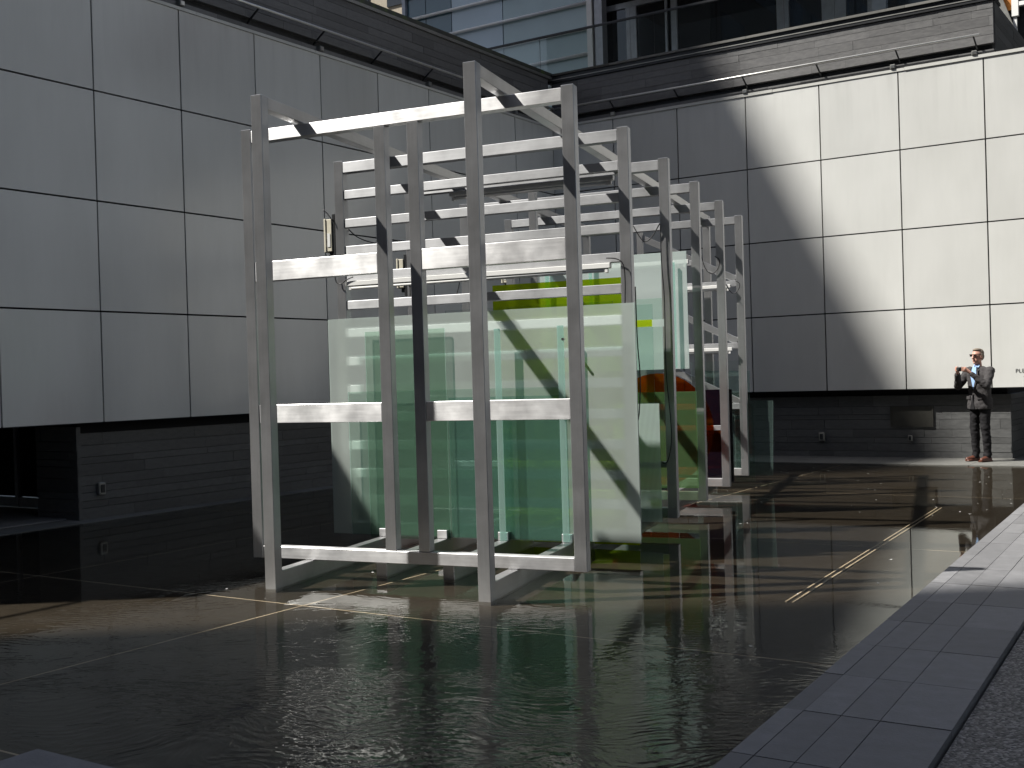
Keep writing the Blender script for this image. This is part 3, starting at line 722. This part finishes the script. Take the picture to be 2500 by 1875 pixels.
rect('lime_sheet', 1211, 676, 1553, 1330, 2.05, .012, (A_LIME, G_LIME, A_LIME), 1527)
rect('milky_pane', 1311, 612, 1679, 900, D[3]-.17, .016, (G_FROST2, G_BACK, G_EDGE))
for xa, xb in ((1333, 1342), (1440, 1447), (1645, 1650)): rect('glass_fin', xa, 640, xb, 898, D[3]-.21, .014, (G_EDGE, G_EDGE, G_EDGE))
rect('glass_pane', 1420, 727, 1623, 1305, D[2]-.2, .012, CL(G_GREEN))
rect('glass_pane', 1470, 742, 1597, 1100, D[2]-.26, .010, CL(G_TEAL))
rect('reeded_pane', 1500, 985, 1613, 1275, D[2]-.42, .012, (G_REED, G_BACK, G_EDGE))
rect('lime_bar', 1480, 780, 1594, 797, D[2]-.3, .012, (A_LIME, A_LIME, A_LIME)); rect('glass_bar', 1592, 779, 1621, 797, D[2]-.32, .012, (G_FROST2, G_BACK, G_EDGE))
rect('glass_pane', 1540, 955, 1703, 1192, D[3]-.1, .012, (A_OLIVE, G_BACK, G_EDGE))
sheet('glass_offcut', [(1655, 1168), (1727, 1078), (1727, 1190), (1655, 1190)], D[3]+.2, .012, CL(G_TEAL))
cx, cz = onF(1608, 1048, 5.3); rr_ = onF(1742, 1040, 5.3)[0]-cx
sheet('orange_disc', [(cx+rr_*math.cos(t*math.pi/24), cz+rr_*math.sin(t*math.pi/24)) for t in range(48)], 5.3, .012, (A_ORANGE, G_ORANGE, A_ORANGE), px=False)
rect('orange_bar', 1706, 1041, 1782, 1059, D[4]+.105, .010, (A_ORANGE, G_ORANGE, A_ORANGE))
rect('black_pane', 1712, 950, 1789, 1176, D[4]+.12, .03, (G_BLACK, G_BLACK, G_BLACK))
sheet('notched_pane', [(1700, 1160), (1887, 1160), (1887, 978), (1830, 978), (1830, 905), (1700, 905)], D[5]+.14, .012, (A_TEAL, G_BACK, G_EDGE))
rect('glass_pane', 1795, 985, 1842, 1176, D[5]+.04, .012, CL(G_GREEN)); rect('glass_pane', 1690, 880, 1812, 1120, D[4]+.5, .01, CL(G_CLEAR))
rect('glass_pane', 1090, 735, 1500, 1010, D[1]+.16, .010, CL(G_CLEAR))
# cables
def cab(pts, Yf): return cable('cable', [F(onF(x, y, Yf)[0], Yf, onF(x, y, Yf)[1]) for x, y in pts], .0055, RUBBER, sp)
cab([(790, 512), (806, 530), (812, 545)], D[1]-.02)
cab([(845, 553), (870, 577), (900, 590), (930, 596)], D[1]+.1)
cab([(818, 675), (822, 690), (834, 692), (846, 683), (862, 676)], D[1]-.03)
cab([(1480, 630), (1505, 632), (1521, 645), (1526, 680), (1526, 740)], D[1]-.03)
cab([(1551, 700), (1556, 830), (1563, 920), (1561, 1000), (1557, 1030)], D[1]+.3)
cab([(1545, 550), (1570, 588), (1590, 580), (1611, 545)], D[2]-.03)
cab([(1612, 545), (1615, 640), (1622, 730), (1626, 900), (1637, 1020), (1639, 1080), (1632, 1120), (1624, 1132), (1615, 1126)], D[2]-.03)
cab([(1711, 620), (1722, 655), (1738, 668), (1753, 655), (1756, 635), (1745, 626)], D[4]-.02)
cab([(1770, 690), (1780, 708), (1792, 717), (1804, 705), (1805, 692), (1796, 686)], D[5]-.08)
cab([(985, 680), (1000, 700), (1001, 730)], D[2]-.02); cab([(1110, 735), (1120, 700), (1123, 672)], D[2]+.2)

# ------------------------------------------------------------------ the man with a camera
from mathutils import noise as mnoise
def blob(parts, name, mt, parent, voxel=.012, smooth=4, fold=0):
    """closed tapered pieces fused into one skin by a voxel remesh"""
    bm = bmesh.new()
    for p in parts:
        if p[0] == 'cap':                                     # tapered capsule
            _, a, b, ra, rb = p; a, b = Vector(a), Vector(b)
            for c, r in ((a, ra), (b, rb)): bmesh.ops.create_icosphere(bm, subdivisions=2, radius=r, matrix=Matrix.Translation(c))
            d = b-a
            if d.length > 1e-4: bmesh.ops.create_cone(bm, cap_ends=True, segments=14, radius1=ra, radius2=rb, depth=d.length, matrix=Matrix.Translation((a+b)/2) @ d.to_track_quat('Z', 'Y').to_matrix().to_4x4())
        elif p[0] == 'ell':
            _, c, s = p; bmesh.ops.create_icosphere(bm, subdivisions=3, radius=1, matrix=Matrix.Translation(c) @ Matrix.Diagonal((*s, 1)))
        elif p[0] == 'loft':                                  # stacked ellipses (z, cx, cy, rx, ry)
            rings = []
            for z, cx_, cy_, rx, ry in p[1]:
                rings.append([bm.verts.new((cx_+rx*math.cos(t*math.pi/12), cy_+ry*math.sin(t*math.pi/12), z)) for t in range(24)])
            for r0, r1 in zip(rings, rings[1:]):
                for k in range(24): bm.faces.new((r0[k], r0[(k+1) % 24], r1[(k+1) % 24], r1[k]))
            bm.faces.new(rings[0][::-1]); bm.faces.new(rings[-1])
        elif p[0] == 'box':
            _, c, s, rot = p; bmesh.ops.create_cube(bm, size=1, matrix=Matrix.Translation(c) @ rot @ Matrix.Diagonal((*s, 1)))
    me = bpy.data.meshes.new(name); bm.to_mesh(me); bm.free(); me.materials.append(mt)
    o = bpy.data.objects.new(name, me); col.objects.link(o)
    rm = o.modifiers.new('r', 'REMESH'); rm.mode = 'VOXEL'; rm.voxel_size = voxel; rm.use_smooth_shade = True
    sm = o.modifiers.new('s', 'SMOOTH'); sm.iterations = smooth; sm.factor = .5
    bpy.context.view_layer.update()
    m2 = bpy.data.meshes.new_from_object(o.evaluated_get(bpy.context.evaluated_depsgraph_get())); m2.name = name
    o.modifiers.clear(); o.data = m2
    if fold:
        for v_ in m2.vertices:
            c = v_.co; q_ = mnoise.noise(Vector((c.x*9+3, c.y*9, c.z*16)))*.6+mnoise.noise(Vector((c.x*22, c.y*22+7, c.z*30)))*.4
            v_.co = c+v_.normal*(fold*q_)
    if not m2.materials: m2.materials.append(mt)
    o.parent = parent; return o
SKIN = simple('skin', (.52, .28, .21), .5, 0, .4, .1, 30); HAIR = simple('grey_hair', (.16, .13, .10), .7, 0, .3, .3, 120)
TWEED = simple('grey_tweed', (.052, .049, .050), .9, 0, .2, .28, 90, .4); TROUSER = simple('dark_trousers', (.014, .0135, .015), .85, 0, .2, .2, 40)
SHIRT = simple('blue_shirt', (.28, .42, .66), .8, 0, .3, .08); SHOE = simple('brown_leather', (.10, .035, .022), .35, 0, .5, .2); LENS = simple('sunglass_lens', (.02, .012, .01), .1)
pm = onY(2393, 1000, -.43)
man = empty('person', (pm.x, -.43, -.018), 'man in grey jacket and dark trousers standing on the ledge photographing the sculpture', 'person')
I4 = Matrix.Identity(4)
hR, hL = Vector((-.075, -.40, 1.475)), Vector((.075, -.385, 1.47))
sR, sL = Vector((-.205, .01, 1.435)), Vector((.205, .01, 1.435)); eR, eL = Vector((-.315, -.13, 1.195)), Vector((.285, -.18, 1.205))
wR, wL = hR+Vector((-.045, .055, -.055)), hL+Vector((.045, .05, -.055))
def hand(h, s, wr):
    out = [('cap', wr, h, .026, .03), ('ell', h+Vector((0, -.01, .0)), (.026, .036, .042))]
    for k, (dz_, ln) in enumerate(((.030, .062), (.010, .070), (-.010, .066), (-.028, .052))):     # four fingers curl across the camera front
        b = h+Vector((-s*.004, -.035, dz_)); m_ = b+Vector((-s*.018, -.022, .004)); t = m_+Vector((-s*ln*.55, .0, .002))
        out += [('cap', b, m_, .0095, .009), ('cap', m_, t, .009, .0075)]
    b = h+Vector((-s*.008, .01, -.03)); m_ = b+Vector((-s*.03, .008, .002)); out += [('cap', b, m_, .011, .0095), ('cap', m_, m_+Vector((-s*.024, -.008, .006)), .0095, .008)]
    return out
hc = Vector((0, -.035, 1.67))
body = [('cap', (0, 0, 1.0), (0, 0, 1.36), .11, .12), ('cap', (0, 0, 1.38), (0, -.02, 1.58), .056, .053), ('cap', sR, sL, .055, .055),
        ('ell', hc+Vector((0, .012, .015)), (.074, .096, .108)), ('ell', hc+Vector((0, -.022, -.055)), (.056, .064, .072)), ('ell', hc+Vector((0, -.055, -.098)), (.03, .026, .024)),
        ('cap', hc+Vector((0, -.086, .018)), hc+Vector((0, -.106, -.03)), .010, .016), ('ell', hc+Vector((0, -.078, -.066)), (.026, .012, .008)), ('ell', hc+Vector((0, -.078, .030)), (.052, .014, .010)),
        ('ell', hc+Vector((-.077, .01, -.012)), (.010, .02, .034)), ('ell', hc+Vector((.077, .01, -.012)), (.010, .02, .034))]
for s_, e_, w_ in ((sR, eR, wR), (sL, eL, wL)): body += [('cap', s_, e_, .043, .036), ('cap', e_, w_, .036, .025)]
for sx in (-1, 1): body += [('cap', (sx*.08, 0, .98), (sx*.1, -.01, .5), .075, .045), ('cap', (sx*.1, -.01, .5), (sx*.105, .02, .08), .045, .03)]
body += hand(hR, -1, wR)+hand(hL, 1, wL)
blob(body, 'body', SKIN, man, .0065, 2)
jk = [('loft', [(.83, 0, .0, .215, .150), (.92, 0, .0, .212, .150), (1.05, 0, .0, .190, .132), (1.16, 0, -.002, .188, .130), (1.30, 0, -.004, .205, .135), (1.41, 0, .0, .205, .115), (1.475, 0, .01, .15, .085), (1.515, 0, .012, .075, .068)]),
      ('cap', sR, eR, .078, .062), ('cap', eR, wR+(eR-wR)*.12, .062, .044), ('cap', sL, eL, .078, .062), ('cap', eL, wL+(eL-wL)*.12, .062, .044), ('cap', sR, sL, .066, .066)]
blob(jk, 'jacket', TWEED, man, .011, 3, .016)
for sx in (-1, 1):        # lapels and pocket flaps
    mesh_obj('lapel', [(sx*.014, -.142, 1.13), (sx*.10, -.134, 1.36), (sx*.062, -.096, 1.50), (sx*.04, -.112, 1.44), (sx*.014, -.150, 1.13), (sx*.10, -.146, 1.36), (sx*.062, -.108, 1.50), (sx*.04, -.124, 1.44)],
             [(0, 1, 2, 3), (4, 7, 6, 5), (0, 4, 5, 1), (1, 5, 6, 2), (2, 6, 7, 3), (3, 7, 4, 0)], TWEED, man)
    mesh_obj('pocket_flap', [(sx*.07, -.150, .99), (sx*.17, -.105, .99), (sx*.17, -.105, 1.04), (sx*.07, -.146, 1.04), (sx*.07, -.12, .99), (sx*.16, -.08, .99), (sx*.16, -.08, 1.04), (sx*.07, -.12, 1.04)], [(0, 1, 2, 3), (4, 7, 6, 5), (0, 4, 5, 1), (1, 5, 6, 2), (2, 6, 7, 3), (3, 7, 4, 0)], TWEED, man)
mesh_obj('shirt', [(0, -.146, 1.15), (.058, -.138, 1.38), (.035, -.105, 1.50), (-.035, -.105, 1.50), (-.058, -.138, 1.38), (0, -.06, 1.15), (.058, -.06, 1.38), (.04, -.03, 1.52), (-.04, -.03, 1.52), (-.058, -.06, 1.38)],
         [(0, 1, 2, 3, 4), (5, 9, 8, 7, 6), (0, 5, 6, 1), (1, 6, 7, 2), (2, 7, 8, 3), (3, 8, 9, 4), (4, 9, 5, 0)], SHIRT, man)
for sx in (-1, 1):
    mesh_obj('collar', [(sx*.012, -.112, 1.475), (sx*.06, -.075, 1.50), (sx*.058, -.04, 1.545), (sx*.01, -.088, 1.53), (sx*.014, -.1, 1.47), (sx*.05, -.06, 1.495), (sx*.05, -.03, 1.54), (sx*.01, -.076, 1.525)],
             [(0, 1, 2, 3), (4, 7, 6, 5), (0, 4, 5, 1), (1, 5, 6, 2), (2, 6, 7, 3), (3, 7, 4, 0)], SHIRT, man)
mesh_obj('jacket_opening', [(-.004, -.158, 1.06), (-.06, -.158, .835), (.03, -.160, .835), (-.004, -.12, 1.06), (-.06, -.12, .835), (.03, -.12, .835)], [(0, 1, 2), (3, 5, 4), (0, 3, 4, 1), (1, 4, 5, 2), (2, 5, 3, 0)], TROUSER, man)
tr_ = [('loft', [(.86, 0, .0, .178, .125), (.98, 0, 0, .172, .122), (1.06, 0, 0, .165, .115)])]
for sx in (-1, 1):
    tr_ += [('cap', (sx*.085, 0, .92), (sx*.105, -.012, .50), .098, .072), ('cap', (sx*.105, -.012, .50), (sx*.112, .015, .12), .072, .058), ('cap', (sx*.112, .012, .13), (sx*.112, .0, .085), .06, .062)]
blob(tr_, 'trousers', TROUSER, man, .011, 3, .018)
for sx in (-1, 1):
    blob([('cap', (sx*.115, .045, .045), (sx*.125, -.06, .045), .042, .044), ('cap', (sx*.125, -.06, .042), (sx*.14, -.155, .034), .044, .034), ('box', (sx*.125, -.055, .012), (.082, .26, .022), I4)], 'shoe', SHOE, man, .008, 3)
blob([('ell', hc+Vector((0, .042, .05)), (.079, .078, .078)), ('ell', hc+Vector((0, .065, .0)), (.074, .052, .075)), ('ell', hc+Vector((0, .0, .1)), (.06, .075, .03)), ('cap', hc+Vector((-.076, .02, .03)), hc+Vector((-.077, .012, -.01)), .012, .008), ('cap', hc+Vector((.076, .02, .03)), hc+Vector((.077, .012, -.01)), .012, .008)], 'hair', HAIR, man, .007, 2)
gl_ = empty('sunglasses', (0, 0, 0), parent=man)
for sx in (-1, 1):
    mesh_obj('lens', boxv((sx*.034-.026, -.131, 1.668), (sx*.034+.026, -.123, 1.706)), BOXF, LENS, gl_)
    mesh_obj('temple_arm', boxv((sx*.072-.003, -.127, 1.697), (sx*.072+.003, -.0, 1.705)), BOXF, LENS, gl_)
mesh_obj('bridge', boxv((-.01, -.13, 1.697), (.01, -.124, 1.703)), BOXF, LENS, gl_)
man.rotation_euler = (0, 0, R(-30))
kam = empty('compact_camera', (0, 0, 0), "small black compact camera held up in the man's two hands", 'camera')
kam.location = man.location; kam.rotation_euler = man.rotation_euler
CAMB = simple('camera_black', (.012, .012, .013), .4)
tube('camera_body', (-.056, -.437, 1.48), (.056, -.437, 1.48), (0, .014, 0), (0, 0, .033), CAMB, kam, .006)
cyl('lens_barrel', (.008, -.45, 1.478), (.008, -.49, 1.478), .026, CAMB, kam, 18); cyl('lens_ring', (.008, -.488, 1.478), (.008, -.494, 1.478), .021, STEEL, kam, 18)
tube('shutter_button', (-.035, -.437, 1.513), (-.035, -.437, 1.52), (.008, 0, 0), (0, .008, 0), STEEL, kam, .002)
